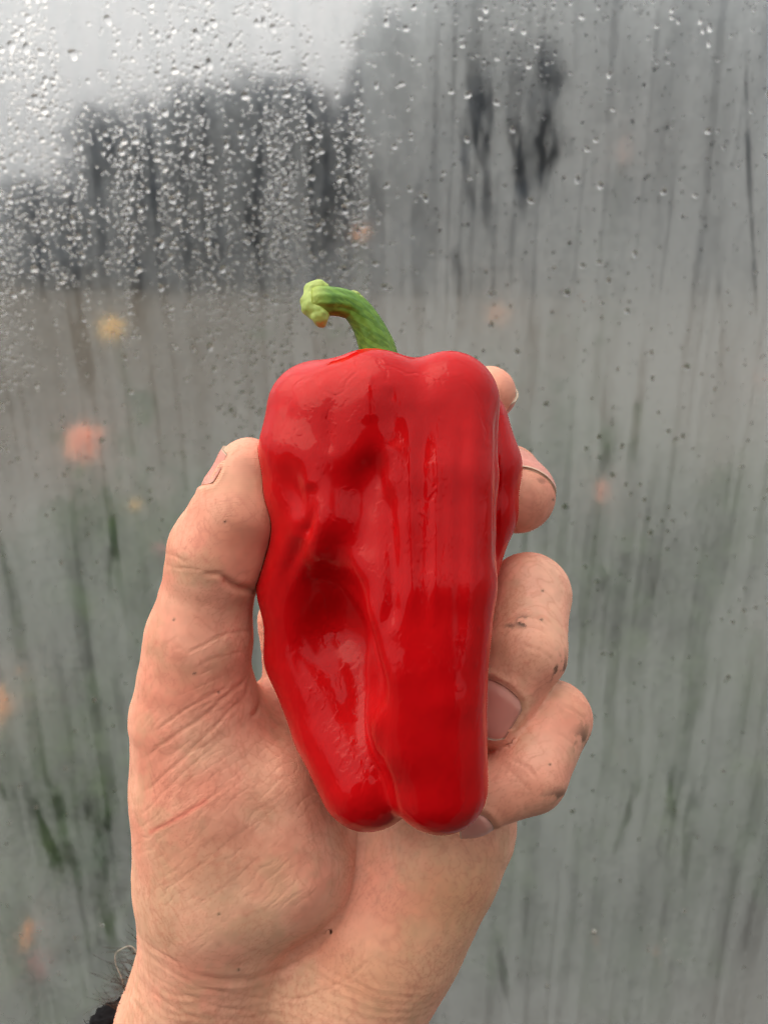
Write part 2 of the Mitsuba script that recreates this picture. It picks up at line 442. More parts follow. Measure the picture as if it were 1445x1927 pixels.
def leaf_faces(P, Nn, size, r):
    """pointed leaf blades folded on their midrib: 4 triangles each"""
    n = len(P)
    a = np.cross(Nn, r.normal(size=(n, 3)))
    a /= np.linalg.norm(a, axis=1, keepdims=True)
    b = np.cross(Nn, a)
    s = np.asarray(size).reshape(-1, 1) * np.ones((n, 1))
    pts = [P, P + a * s * .5 + b * s * .28 + Nn * s * .08, P + a * s, P + a * s * .5 - b * s * .28 + Nn * s * .08, P + a * s * .5]
    v = np.stack(pts, 1).reshape(-1, 3)
    t = np.array([[0, 1, 4], [1, 2, 4], [2, 3, 4], [3, 0, 4]])
    return v, (np.arange(n)[:, None, None] * 5 + t).reshape(-1, 3)


def unit(n, r):
    v = r.normal(size=(n, 3))
    return v / np.linalg.norm(v, axis=1, keepdims=True)


def numbered(name):
    if name not in labels and not any(k == name or k.startswith(name + '__') for k in scene):
        return name
    i = 1
    while f'{name}_{i:03d}' in labels:
        i += 1
    return f'{name}_{i:03d}'


def sight(px, py, y):
    d = FWD + (px - CX) / FOCAL * RIGHT + (CY - py) / FOCAL * UP
    return EYE + d * (y / d[1])


def dahlia(px, py, y, dia, colour, label, squash=1.0, leaves=70):
    """a dahlia: stalk from the ground, pairs of leaves, one open flower head of overlapping petals facing the tunnel"""
    c = sight(px, py, y)
    key = numbered('dahlia_plant')
    labels[key] = {'label': label, 'category': 'flower', 'group': 'dahlias growing outside the tunnel'}
    r = np.random.default_rng(int(px * 7 + py))
    foot = np.array([c[0] + r.normal() * .06, c[1] + 0.08 + abs(r.normal()) * .05, -0.02])
    t = np.linspace(0, 1, 9)[:, None]
    path = foot * (1 - t) + (c + [0, 0.02, -0.01]) * t + np.sin(t * np.pi) * r.normal(size=3) * 0.02
    scene[key + '__stem'] = mikit.ply(tube(path, np.linspace(0.007, 0.004, 9), 6), 'stem_green', smooth=True)
    P = path[0] + (path[-1] - path[0]) * (r.random((leaves, 1)) ** 1.2 * 0.86 + 0.02) + r.normal(size=(leaves, 3)) * [0.09, 0.07, 0.03]
    N_ = unit(leaves, r) * .6 + [0, -.3, .8]
    v, f = leaf_faces(P, N_ / np.linalg.norm(N_, axis=1, keepdims=True), r.uniform(.06, .12, leaves), r)
    scene[key + '__leaves'] = mikit.ply(trimesh.Trimesh(v, f, process=False), 'leaf_green')
    face = np.array([r.normal() * .25, -1, .35 + r.normal() * .15])
    face /= np.linalg.norm(face)
    a = np.cross(face, [0, 0, 1])
    a /= np.linalg.norm(a)
    b = np.cross(a, face)
    V, F, n = [], [], 0
    for ring in range(6):
        m = [18, 17, 15, 13, 10, 6][ring]
        R = dia / 2 * [1, .9, .76, .6, .42, .24][ring]
        lift = dia * [0, .05, .10, .15, .19, .22][ring]
        for i in range(m):
            an = 2 * np.pi * (i + .5 * (ring % 2)) / m + r.normal() * .08
            o = a * math.cos(an) + b * math.sin(an) * squash
            w = np.cross(face, o)
            if r.random() < .14:
                continue
            Rr = R * r.uniform(.6, 1.15)
            pw = dia * .11 * (1 - .08 * ring)
            base = c + face * lift * .6
            V += [base + o * Rr * .15, base + o * Rr * .6 + w * pw + face * lift * .6, base + o * Rr + face * lift * .55, base + o * Rr * .6 - w * pw + face * lift * .6, base + o * Rr * .6 + face * (lift * .6 - dia * .02)]
            F += [[n, n + 1, n + 4], [n + 1, n + 2, n + 4], [n + 2, n + 3, n + 4], [n + 3, n, n + 4]]
            n += 5
    scene[key + '__flower'] = mikit.ply(trimesh.Trimesh(np.array(V), np.array(F), process=False), 'petal_' + colour)


def tree(px, py_top, y, width, label, seed):
    width = width * 1.5
    r = np.random.default_rng(seed)
    top = sight(px, py_top, y)
    key = numbered('tree')
    labels[key] = {'label': label, 'category': 'tree', 'group': 'dark trees at the far edge of the garden'}
    h = top[2]
    x = top[0]
    scene[key + '__trunk'] = mikit.ply(tube(np.array([[x, y, -.1], [x + .1, y, h * .3], [x - .1, y + .1, h * .8]]), np.array([.25, .2, .06]) * h / 6, 8), 'bark', smooth=True)
    n = 5200
    cl = unit(26, r) * [width * .42, width * .3, h * .40] * r.random((26, 1)) ** .5 + [x, y, h * .52]
    cl[18:, 2] = h * r.uniform(.02, .25, 8)
    cl[18:, 0] = x + width * r.uniform(-.6, .6, 8)
    i = r.integers(0, 26, n)
    P = cl[i] + unit(n, r) * (r.random((n, 1)) ** .5) * [width * .17, width * .17, h * .15]
    P = P[(P[:, 2] > .15)]
    v, f = leaf_faces(P, unit(len(P), r), r.uniform(.25, .5, len(P)) * h / 6, r)
    scene[key + '__crown'] = mikit.ply(trimesh.Trimesh(v, f, process=False), 'dark_leaf')


def shrub(x, y, h, width, label, seed):
    """low leafy bush: a few stems and a few thousand leaves in clumps"""
    r = np.random.default_rng(seed)
    key = numbered('shrub')
    labels[key] = {'label': label, 'category': 'shrub', 'group': 'leafy shrubs beyond the sheet'}
    ms = [tube(np.array([[x + r.normal() * .05, y, -.02], [x + r.normal() * width * .2, y, h * .5], [x + r.normal() * width * .4, y + r.normal() * .1, h * .9]]), np.array([.012, .009, .004]), 5) for _ in range(5)]
    scene[key + '__stems'] = mikit.ply(trimesh.util.concatenate(ms), 'stem_green', smooth=True)
    n = 2600
    cl = unit(22, r) * [width * .5, .25, h * .42] * r.random((22, 1)) ** .5 + [x, y, h * .5]
    P = cl[r.integers(0, 22, n)] + unit(n, r) * r.random((n, 1)) ** .5 * [.13, .12, .14]
    P = P[P[:, 2] > .01]
    v, f = leaf_faces(P, unit(len(P), r) * .6 + [0, -.2, .6], r.uniform(.05, .10, len(P)), r)
    scene[key + '__leaves'] = mikit.ply(trimesh.Trimesh(v, f, process=False), 'leaf_green')


for i, (x, y, h, w_, l) in enumerate(((-.95, 2.3, .80, .8, 'leafy shrub at the left edge of the bed'), (-.35, 2.6, .92, .8, 'leafy shrub behind the thumb'), (.15, 2.2, .95, .8, 'leafy shrub hidden mostly by the pepper'),
                                      (.62, 2.5, 1.0, .8, 'leafy shrub right of the fingers'), (1.1, 2.4, .90, .8, 'leafy shrub at the right edge of the bed'), (-.5, 1.45, .50, .6, 'low leafy shrub near the sheet, lower left'),
                                      (.55, 1.5, .55, .6, 'low leafy shrub near the sheet, lower right'), (.05, 1.4, .5, .6, 'low leafy shrub near the sheet, behind the wrist'))):
    shrub(x, y, h, w_, l, 90 + i)

for i, (px, top, y, w, l) in enumerate((
        (20, 400, 34, 8, 'low dark bush at far left below the open sky'), (120, 300, 33, 5, 'small dark tree at the left end of the tree row'), (250, 150, 30, 5.5, 'dark tree behind the beaded part of the sheet, left of centre'),
        (390, 155, 31, 5, 'dark tree with a level crown behind the densest beads'), (510, 130, 30, 5, 'dark tree just left of the tall one'), (620, 60, 29, 5, 'tall dark tree whose tip rises above the row'), (735, 70, 30, 4, 'dark tree right of the tall one, half lost in mist'),
        (850, -120, 30, 5.5, 'misted tree above the red pepper, second from the dark runnels'), (985, -150, 28, 5.5, 'dark tree seen through the wiped runnels'), (1130, -140, 30, 5.5, 'misted tree right of the wiped runnels'), (1270, -170, 31, 5.5, 'misted tree second from the right edge'), (1420, -120, 31, 6, 'misted tree at the right edge of the sheet'))):
    tree(px, top, y, w, l, 40 + i)

for a in ((160, 832, 1.45, .098, 'salmon', 'large salmon dahlia, the biggest bloom at the left', 1.0), (212, 618, 2.0, .082, 'yellow', 'yellow dahlia above the big salmon bloom', 1.0), (255, 952, 1.7, .035, 'yellow', 'small yellow dahlia bud left of the thumb', 1.0),
          (312, 1018, 1.6, .06, 'pink', 'pink dahlia half hidden by the bent thumb joint', 1.0), (232, 1466, 1.5, .055, 'pink', 'pink dahlia half hidden by the heel of the thumb', 1.0), (5, 1320, 1.5, .075, 'peach', 'peach dahlia cut by the left edge of the view', 1.4),
          (35, 1270, 1.6, .03, 'peach', 'small peach bud above the bloom at the left edge', 1.0), (680, 438, 2.6, .065, 'peach', 'small pale peach dahlia above the pepper stem', 1.0), (938, 592, 1.9, .075, 'peach', 'peach orange dahlia upper right of the pepper', .8),
          (1172, 282, 2.6, .06, 'pale', 'pale pink dahlia, highest bloom at the right', 1.3), (1136, 925, 1.7, .052, 'salmon', 'small salmon dahlia right of the middle fingertip', 1.2), (1440, 715, 1.7, .045, 'salmon', 'salmon dahlia cut by the right edge of the view', 1.0),
          (1160, 1422, 1.5, .034, 'orange', 'small orange dahlia right of the little finger', 1.3), (1096, 565, 2.0, .024, 'orange', 'tiny orange bud right of the peach orange bloom', 1.0), (1232, 1790, 1.2, .022, 'orange', 'tiny orange bud near the bottom right', 1.0),
          (1120, 1772, 1.2, .022, 'orange', 'tiny orange bud right of the wrist', 1.0), (75, 1790, 1.15, .05, 'red', 'tall red dahlia low in the left corner', 2.6), (52, 1760, 1.1, .035, 'orange', 'orange bloom in front of the low red one', 1.8)):
    dahlia(*a)

# ------------------------------------------------------------------ bell pepper
pf = Field((-55, -110, -45), (55, 62, 55), 0.7)
K = 5.0
pf.chain([(596, 774, 15, 11.9), (590, 850, 16, 12.8), (592, 920, 15, 12.2), (603, 1005, 12, 11.4), (583, 1140, 7, 11.6), (588, 1230, 5, 12.0), (634, 1365, 9, 11.0), (688, 1466, 14, 11.4)], K)
pf.chain([(645, 777, 22, 12.3), (640, 860, 21, 12)], 7)
pf.chain([(702, 764, 24, 13), (700, 840, 23, 13)], 5)
pf.chain([(702, 860, 14, 16), (706, 1080, 5, 15), (712, 1200, 2, 13), (738, 1320, 10, 8), (742, 1440, 12, 7)], 6)
pf.chain([(775, 778, 23, 12.2), (768, 900, 22, 14), (770, 1100, 23, 13), (772, 1250, 24, 11.5), (786, 1400, 24, 9.2), (802, 1470, 23, 8.5)], 5)
pf.chain([(842, 760, 20, 12.2), (834, 900, 23, 12.7), (832, 1100, 25, 12.2), (822, 1300, 26, 11), (828, 1475, 24, 11)], K)
pf.chain([(870, 805, 1, 12), (888, 880, 1, 12.6), (882, 960, 1, 12.4), (858, 1055, 3, 11), (830, 1170, 8, 9)], 1.6)
pf.chain([(640, 1120, 2, 13), (655, 1200, 1, 13), (668, 1290, 4, 12), (696, 1390, 9, 11), (705, 1470, 12, 9)], 9)
pf.chain([(690, 770, 2, 14), (710, 1000, 0, 15), (710, 1230, 4, 12), (760, 1380, 14, 7)], 5.0)
# ridges that part the hollows of the front
pf.chain([(612, 880, 22, 9), (626, 985, 25, 8), (656, 1075, 26, 8), (690, 1165, 27, 8), (735, 1262, 28, 8.5), (775, 1370, 26, 9)], 7)
pf.chain([(620, 950, 24, 8), (580, 1035, 16, 7.5), (538, 1105, 10, 7)], 6)
pf.chain([(748, 850, 28, 7), (762, 980, 28.5, 7), (768, 1130, 28.5, 7), (780, 1230, 28, 7)], 5)
pf.carve([(624, 1055, 36, 3.5), (616, 1130, 32.5, 7), (618, 1205, 29.5, 9.5), (650, 1290, 34, 8)], 9.0, 1.6)
PEP = pf.mesh()
trimesh.smoothing.filter_taubin(PEP, iterations=60)
PEP = refine(PEP)
trimesh.smoothing.filter_taubin(PEP, iterations=30)
v, n = np.array(PEP.vertices), normals(PEP)
q = px_of(v)
front = np.clip(n[:, 2] * 1.8 + 0.3, 0, 1)
push = np.zeros(len(v))
for cx, cy, sx, sy, a, depth in ((700, 888, 30, 40, 10, 1.9), (712, 960, 22, 80, -8, 1.3), (552, 935, 22, 60, -10, 2.0),  (556, 1040, 16, 60, 22, 1.0),
                                 (640, 720, 26, 60, 0, 0.7), (792, 715, 26, 60, 0, 0.7)):
    c, s = math.cos(math.radians(a)), math.sin(math.radians(a))
    dx, dy = q[:, 0] - cx, q[:, 1] - cy
    push += depth * np.exp(-((c * dx + s * dy) / sx) ** 2 - ((-s * dx + c * dy) / sy) ** 2)
for line, w, depth in (([(728, 900), (735, 1010), (738, 1110), (732, 1200)], 15, 1.0), ([(580, 905), (583, 955), (560, 1020)], 16, 0.9), ([(716, 1290), (724, 1345), (714, 1440), (737, 1530)], 14, 0.35),
                       ([(800, 760), (796, 950), (800, 1200)], 15, 0.28), ([(770, 800), (772, 950), (776, 1180)], 10, -0.18), ([(868, 760), (866, 950), (860, 1250)], 13, 0.25), ([(893, 740), (890, 1000), (880, 1330)], 13, -0.25),
                       ([(822, 800), (820, 1000), (815, 1200)], 9, -0.2), ([(620, 740), (618, 860)], 12, 0.3), ([(938, 750), (937, 900), (936, 1090)], 7, 0.8), ([(735, 720), (745, 850)], 18, 0.35), ([(690, 690), (695, 800)], 16, -0.25)):
    d, s = seg_dist(q, spline(line))
    push += depth * np.exp(-(d / w) ** 2) * ss(0, .2, s) * ss(0, .2, 1 - s)
rim_ = np.zeros(len(v))
for line in ([(550, 752), (556, 728), (574, 712), (592, 706), (601, 722), (622, 744), (646, 736), (650, 716), (666, 700), (668, 684), (700, 671)], [(700, 671), (736, 686), (770, 704), (790, 698), (826, 716), (842, 736)],
             [(866, 712), (892, 738), (905, 780), (918, 830)], [(704, 672), (728, 706), (740, 756)], [(534, 800), (538, 770), (552, 748)], [(618, 770), (617, 850), (620, 890)], [(812, 850), (818, 900), (808, 960), (815, 1010)]):
    wob = np.stack([meshkit.fbm(v * .5 + 5, 3, 8) - .5, meshkit.fbm(v * .5 + 25, 3, 9) - .5], -1) * 16
    d, s = seg_dist(q + wob, spline(line, 40))
    rim_ = np.maximum(rim_, np.exp(-(d / 2.4) ** 2) * ss(0, .1, s) * ss(0, .1, 1 - s))
v -= n * (push * front)[:, None]
v += n * ((meshkit.fbm(v * [.16, .09, .16] + 40, 3, 2) - .5) * 0.3)[:, None]
PEP.vertices = v
trimesh.smoothing.filter_taubin(PEP, iterations=10)
PEP.vertices = np.array(PEP.vertices) - n * (rim_ * front * .10)[:, None]


def hand_xyz(p):
    """world metres -> mm in the hand's frame, for materials"""
    x, y, z = p.x - EYE[0], p.y - EYE[1], p.z - EYE[2]
    return x * 1000, (y * UP[1] + z * UP[2]) * 1000, D0 - (y * FWD[1] + z * FWD[2]) * 1000


def wet_film(p):
    """patches of run water on the skin of the pepper, ragged and drawn out downwards: 0 dry .. 1 wet"""
    x, y, z = hand_xyz(p)
    w = fbm(x * .9 + 9, y * .9, z * .9, 2) * 1.6
    f = fbm(x * .26 + w * .35, y * .11 + 3, z * .26, 5)
    return smoothstep(.485, .515, f + .05 * noise(x * 2.2, y * 1.4, z * 2.2))


def pepper_relief(p, n, uv):
    x, y, z = hand_xyz(p)
    w = wet_film(p)
    blob = smoothstep(.80, .92, noise(x * .55, y * .4, z * .55 + 7))
    return (w * .030 + blob * .04 + .005 * fbm(x * .7, y * .25, z * .7, 3)) * 1e-3


scene['pepper_skin_smooth'] = {'type': 'principled',
                               'base_color': mikit.proc(lambda p, n, uv: mix((0.41, 0.002, 0.004), (0.54, 0.005, 0.007), fbm(*[c * .12 for c in hand_xyz(p)], 3))),
                               'roughness': mikit.proc(lambda p, n, uv: (.18 - .11 * wet_film(p))), 'specular': 0.22}
scene['pepper_skin'] = bump(mikit.proc(pepper_relief, 1.2e-4), {'type': 'ref', 'id': 'pepper_skin_smooth'})
w_ = trimesh.Trimesh(world(PEP.vertices), PEP.faces, process=False)
scene['bell_pepper'] = mikit.ply(w_, 'pepper_skin', smooth=True)
labels['bell_pepper'] = {'label': 'glossy wet red bell pepper with green stem held upright in a hand', 'category': 'bell pepper'}

# stem: ribbed, bent over to the left, cut end swollen
path = spline(at([716, 711, 700, 683, 660, 632, 606, 588], [705, 662, 630, 598, 575, 568, 567, 568], [12, 13, 14, 15, 16, 17, 18, 18]), 40)
rad = np.interp(np.linspace(0, 1, 40), [0, .22, .45, .65, .85, .94, 1], [5.2, 4.4, 3.6, 3.2, 3.3, 3.5, 3.0])
ST = tube(path, rad, 48)
sv = np.array(ST.vertices)
k = np.arange(40 * 48)
ang, ring = (k % 48) / 48 * 2 * np.pi, k // 48
c0 = path[ring]
out = sv[:40 * 48] - c0
rib = 1 + .022 * np.cos(ang * 5 + .6 + ring * .02) + .03 * np.cos(ang * 11 + ring * .05) + .05 * (meshkit.fbm(np.stack([np.cos(ang) * 2, np.sin(ang) * 2, ring * .12], -1), 3, 5) - .5)
sv[:40 * 48] = c0 + out * rib[:, None]
ST.vertices = sv


def stem_colour(p, n, uv):
    x, y, z = hand_xyz(p)
    s = fbm(x * .9 + y * .5, y * .9 - x * .3, z * 1.2, 4)
    tip = smoothstep(-12.0, -17.5, x)
    streak = smoothstep(.42, .66, noise(y * 1.6 + x * .9, z * 1.6, 3))
    c = mix((0.075, 0.20, 0.018), (0.17, 0.33, 0.045), s)
    c = mix(c, mi.Color3f(0.035, 0.115, 0.012), streak * .45 * (1 - tip))
    return mix(c, mi.Color3f(0.42, 0.48, 0.10), tip * .6)


scene['stem_skin'] = bump(mikit.proc(lambda p, n, uv: fbm(*[c * 1.4 for c in hand_xyz(p)], 3) * 1.5e-4, 1.5e-4), {'type': 'principled', 'base_color': mikit.proc(stem_colour), 'roughness': 0.42, 'specular': 0.45})
scene['cut_flesh'] = {'type': 'principled', 'base_color': mikit.proc(lambda p, n, uv: mix((0.20, 0.32, 0.04), (0.46, 0.55, 0.17), fbm(*[c * .5 for c in hand_xyz(p)], 4))), 'roughness': 0.35, 'specular': 0.5}
scene['bell_pepper__stem'] = mikit.ply(trimesh.Trimesh(world(sv), ST.faces, process=False), 'stem_skin', smooth=True)
ef = Field((-32, 40, 5), (-8, 62, 30), 0.4)
ef.chain([(584, 566, 18, 2.2), (582, 578, 18, 1.7), (590, 588, 18, 1.5)], 1.5)
ef.chain([(590, 575, 19, 2.1), (603, 595, 19, 1.8), (604, 604, 18.5, 1.5)], 1.5)
ef.chain([(590, 556, 17, 2.4), (587, 546, 17, 1.7), (600, 541, 17, 1.6), (611, 543, 17, 1.3)], 1.2)
EN = ef.mesh()
trimesh.smoothing.filter_taubin(EN, iterations=6)
ev = np.array(EN.vertices)
EN = refine(EN)
ev = np.array(EN.vertices)
ev += normals(EN) * ((meshkit.fbm(ev * .6, 2, 3) - .5) * .7)[:, None]
scene['bell_pepper__stem__cut_end'] = mikit.ply(trimesh.Trimesh(world(ev), EN.faces, process=False), 'cut_flesh', smooth=True)
labels['bell_pepper__stem__cut_end'] = {'label': 'pale yellow green swollen cut end of the stem'}
# a ragged pale lip of torn skin along the top of the stem
V, F, c = [], [], 0
for px, py, r in ((640, 549, 1.0), (650, 552, .8), (664, 555, 1.2), (673, 562, 1.1), (690, 577, .8)):
    b = trimesh.creation.icosphere(2, 1.0)
    bv = b.vertices * [r * 1.5, r * .8, r] + (meshkit.noise(b.vertices * 2 + px, 1) - .5)[:, None] * .5
    V.append(bv + at(px, py, 16))
    F.append(b.faces + c)
    c += len(bv)
scene['bell_pepper__stem__torn_lip'] = mikit.ply(trimesh.Trimesh(world(np.vstack(V)), np.vstack(F), process=False), 'cut_flesh', smooth=True)


# ------------------------------------------------------------------ hand
hf = Field((-85, -185, -55), (65, 45, 30), 0.8)
hf.chain([(640, 2450, -8, 33), (600, 2150, -16, 29), (575, 2000, -18, 26)], 8, 0.85)                      # forearm
hf.chain([(345, 2100, -18, 26), (376, 1935, -14, 23), (398, 1800, -10, 19.6), (424, 1650, -9, 24), (403, 1480, -6, 21.8), (372, 1350, -2, 17.5)], 8)   # radial side, thenar
hf.chain([(500, 1480, -6, 17), (530, 1620, -7, 19.5)], 8)
hf.chain([(580, 2080, -20, 24), (616, 1935, -18, 22.5), (656, 1860, -18, 23), (722, 1740, -18, 23.2), (806, 1600, -18, 21.5), (844, 1548, -20, 19.3), (870, 1480, -22, 14)], 6)     # ulnar side, hypothenar
hf.chain([(560, 1820, -20, 20), (640, 1620, -22, 17), (640, 1440, -24, 13), (600, 1310, -24, 12)], 8)      # palm hollow
hf.chain([(640, 1440, -24, 13), (760, 1400, -26, 13), (860, 1430, -24, 13)], 8)
hf.chain([(660, 1500, -22, 14), (780, 1500, -24, 14)], 8)
hf.chain([(440, 1390, -8, 13), (500, 1370, -16, 12), (560, 1330, -20, 12)], 6)                            # web
hf.chain([(368, 1270, 2, 14.4), (376, 1200, 4, 13.4), (387, 1135, 6, 11.8)], 6)                        # thumb, proximal
hf.chain([(400, 1078, 8, 11.9), (412, 1038, 9, 12.4), (446, 965, 12, 10.8), (468, 884, 13, 7.8)], 2.0)      # thumb, distal
hf.chain([(575, 1300, -24, 12), (560, 1170, -26, 11.4), (735, 950, -36, 9.6), (860, 800, -28, 8.6), (921, 738, -20, 7.6)], 4)
hf.chain([(690, 1290, -27, 12), (770, 1130, -34, 10.5), (880, 960, -38, 10), (950, 903, -20, 9.9), (973, 933, -6, 10.1)], 4)
hf.chain([(800, 1320, -27, 12), (900, 1220, -26, 11), (994, 1119, -6, 11.1), (988, 1226, 5, 10.2), (925, 1345, 5, 8.6)], 3)
hf.chain([(880, 1440, -24, 11.5), (980, 1400, -16, 10), (1042, 1352, 1, 9.5), (992, 1458, 9, 9.4), (884, 1517, 12, 7.0)], 1.5)
HAND = hf.mesh()
trimesh.smoothing.filter_taubin(HAND, iterations=8)
HAND = refine(HAND)
v, n = np.array(HAND.vertices), normals(HAND)

# nails: (base, tip of the last bone, radius, towards the back of the finger, from, to, half angle)
NAILS = {'thumb': ((446, 965, 12), (468, 884, 13), (-0.97, 0.08, -0.22), .34, 1.42, 62, 8.2), 'index': ((860, 800, -28), (921, 738, -20), (0.72, 0.30, 0.25), .35, 1.40, 52, 8.0),
         'middle': ((950, 903, -20), (973, 933, -6), (0.52, 0.62, 0.55), .10, 1.42, 54, 10.0), 'ring': ((988, 1226, 5), (925, 1345, 5), (-0.45, -0.05, 1.0), .50, 1.32, 47, 9.0),
         'little': ((990, 1462, 9), (884, 1517, 12), (-0.1, -0.72, 0.68), .84, 1.5, 50, 7.6)}
tree_h = cKDTree(v)
nails, rims = {}, {}
for name, (a, b, back, s0, s1, half, r) in NAILS.items():
    a, b = at(*a), at(*b)
    ax = (b - a) / np.linalg.norm(b - a)
    L = np.linalg.norm(b - a)
    bk = np.array(back) - ax * (np.array(back) @ ax)
    bk /= np.linalg.norm(bk)
    sd = np.cross(ax, bk)
    U, W = np.meshgrid(np.linspace(-1, 1, 33), np.linspace(0, 1, 41), indexing='ij')
    # outline: round at the cuticle, slightly curved free edge
    lo = s0 + .26 * (1 - np.sqrt(np.clip(1 - U ** 2 * .92, 0, 1)))
    hi = s1 - .16 * U ** 2
    S = lo + (hi - lo) * W
    ph = np.radians(half) * U
    P = a + ax * (S * L)[..., None] + (bk * np.cos(ph)[..., None] + sd * np.sin(ph)[..., None]) * r
    # the part over the finger lies on the finger; the free edge runs straight on
    d, i = tree_h.query(P.reshape(-1, 3), k=6)
    N_ = n[i].mean(1)
    off = ((P.reshape(-1, 3) - v[i].mean(1)) * N_).sum(1)
    Q = (P.reshape(-1, 3) - N_ * (off * (1 - .12 * ss(1.25, 1.42, S.ravel())))[:, None]).reshape(P.shape)
    for _ in range(6):
        Q[1:-1, 1:-1] = (Q[:-2, 1:-1] + Q[2:, 1:-1] + Q[1:-1, :-2] + Q[1:-1, 2:]) / 4
        Q[1:-1, 0] = Q[1:-1, 0] * .5 + (Q[:-2, 0] + Q[2:, 0]) * .25
        Q[0, 1:-1] = Q[0, 1:-1] * .5 + (Q[0, :-2] + Q[0, 2:]) * .25
        Q[-1, 1:-1] = Q[-1, 1:-1] * .5 + (Q[-1, :-2] + Q[-1, 2:]) * .25
    nails[name] = (Q, bk, S, U)
    rims[name] = np.vstack([Q[0, ::-1][20:], Q[:, 0], Q[-1, :20]])

sx_ = px_of(v)
facing = np.clip(n[:, 2] * 2.2 + .35, 0, 1)
sink, red = np.zeros(len(v)), np.zeros(len(v))
# (line, half width px, depth mm, colour) - the creases of palm and thumb
CREASES = [([(380, 1080), (408, 1082), (438, 1100), (480, 1112)], 7, .7, .6), ([(420, 1088), (448, 1106), (482, 1110)], 11, 1.6, .9), ([(308, 1040), (330, 1047), (352, 1062)], 4, .25, .3),
           ([(312, 1062), (340, 1070), (380, 1072)], 4, .2, .2), ([(482, 1186), (440, 1190), (390, 1210), (350, 1232)], 5, .25, .55), ([(480, 1222), (430, 1232), (380, 1250)], 4, .18, .3),
           ([(478, 1254), (454, 1286), (416, 1320), (378, 1351), (321, 1389), (270, 1432)], 6, .32, .6), ([(470, 1300), (400, 1372), (330, 1440), (262, 1500)], 5, .25, .45),
           ([(488, 1262), (492, 1300), (486, 1332), (470, 1352)], 6, .8, .8), ([(480, 1246), (470, 1280), (462, 1310)], 5, .5, .6), ([(440, 1290), (360, 1330), (290, 1378)], 4, .25, .35),
           ([(282, 1568), (330, 1542), (385, 1509), (440, 1470)], 5, .2, .0), ([(245, 1600), (282, 1568)], 4, .1, .2), ([(430, 1380), (350, 1450), (262, 1540)], 4, .14, .3), ([(250, 1690), (340, 1650), (470, 1560), (560, 1480)], 3.5, .07, .15),
           ([(300, 1740), (420, 1670), (540, 1570)], 3.5, .06, .15), ([(350, 1780), (470, 1700), (590, 1600)], 3.5, .05, .12),
           ([(674, 1545), (669, 1644), (651, 1715), (609, 1775), (526, 1826), (444, 1846), (350, 1826)], 9, .7, .55), ([(674, 1545), (669, 1644), (655, 1705)], 4, .5, .6), ([(729, 1545), (744, 1644)], 4, .3, .3), ([(700, 1640), (660, 1720), (640, 1770)], 5, .2, .25),
           ([(690, 1570), (676, 1660), (640, 1740)], 3.5, .18, .25), ([(262, 1776), (310, 1822), (400, 1862), (520, 1882), (620, 1868)], 5, .22, .3), ([(255, 1800), (310, 1850), (420, 1896), (540, 1908)], 5, .2, .3),
           ([(248, 1826), (300, 1880), (400, 1925)], 4, .25, .25), ([(262, 1760), (300, 1795), (350, 1815)], 4, .25, .25), ([(520, 1885), (640, 1850), (700, 1800)], 5, .15, .3),
           ([(950, 1172), (985, 1158), (1035, 1182)], 5, .3, .4), ([(965, 1186), (1000, 1178), (1030, 1196)], 4, .2, .3), ([(975, 1210), (1010, 1222), (1045, 1246)], 4, .22, .3), ([(960, 1430), (985, 1440), (1012, 1468)], 5, .35, .4),
           ([(945, 1440), (970, 1462), (1000, 1490)], 4, .2, .3), ([(1060, 1330), (1085, 1342), (1104, 1356)], 4, .18, .3), ([(1050, 1380), (1072, 1396), (1094, 1412)], 4, .18, .2),
           ([(478, 1172), (492, 1180), (506, 1184)], 5, .3, .4), ([(476, 1229), (490, 1231), (508, 1232)], 6, .8, .8)]
for line, w, depth, c in CREASES:
    L = spline(line, 40)
    w = max(3.0, w * .68)
    near = np.where((sx_[:, 0] > L[:, 0].min() - 40) & (sx_[:, 0] < L[:, 0].max() + 40) & (sx_[:, 1] > L[:, 1].min() - 40) & (sx_[:, 1] < L[:, 1].max() + 40) & (facing > 0))[0]
    if not len(near):
        continue
    wob = (meshkit.fbm(v[near] * .35, 3, 4) - .5) * 7
    d, s = seg_dist(sx_[near] + wob[:, None] * [.5, 1], L)
    e = ss(0, .18, s + .03) * ss(0, .18, 1.03 - s)
    sink[near] += facing[near] * e * depth * .48 * (np.exp(-(d / w) ** 2) - .16 * np.exp(-((d - 2.4 * w) / (1.3 * w)) ** 2))
    red[near] = np.maximum(red[near], facing[near] * e * c * np.exp(-(d / (w * .7)) ** 2))
# family of fine wrist wrinkles and fine diagonal lines over the thenar
wr = ss(-112, -124, v[:, 1] + .16 * v[:, 0]) * facing
sink += wr * .09 * np.sin((v[:, 1] + .25 * v[:, 0] + 4 * meshkit.noise(v * .09, 2)) * 2.4) * meshkit.noise(v * [.10, .3, .1], 5)
u1 = (v[:, 0] * .62 - v[:, 1] * .78) + 5 * meshkit.noise(v * .06, 8)
u2 = (v[:, 0] * .80 + v[:, 1] * .55) + 5 * meshkit.noise(v * .06, 9)
palm_ = ss(-18, -30, v[:, 1]) * ss(-118, -100, v[:, 1]) * ss(0, -15, v[:, 0]) * facing
for uu, per, amp in ((u1, 2.6, .07), (u2, 3.1, .055)):
    line_ = np.abs(((uu / per + .8 * meshkit.noise(v * .3, 3)) % 1) - .5)
    sink += palm_ * amp * np.exp(-(line_ / .12) ** 2) * ss(.35, .7, meshkit.noise(v * .16, 6))
sink += (meshkit.fbm(v * .09, 3, 31) - .5) * .8
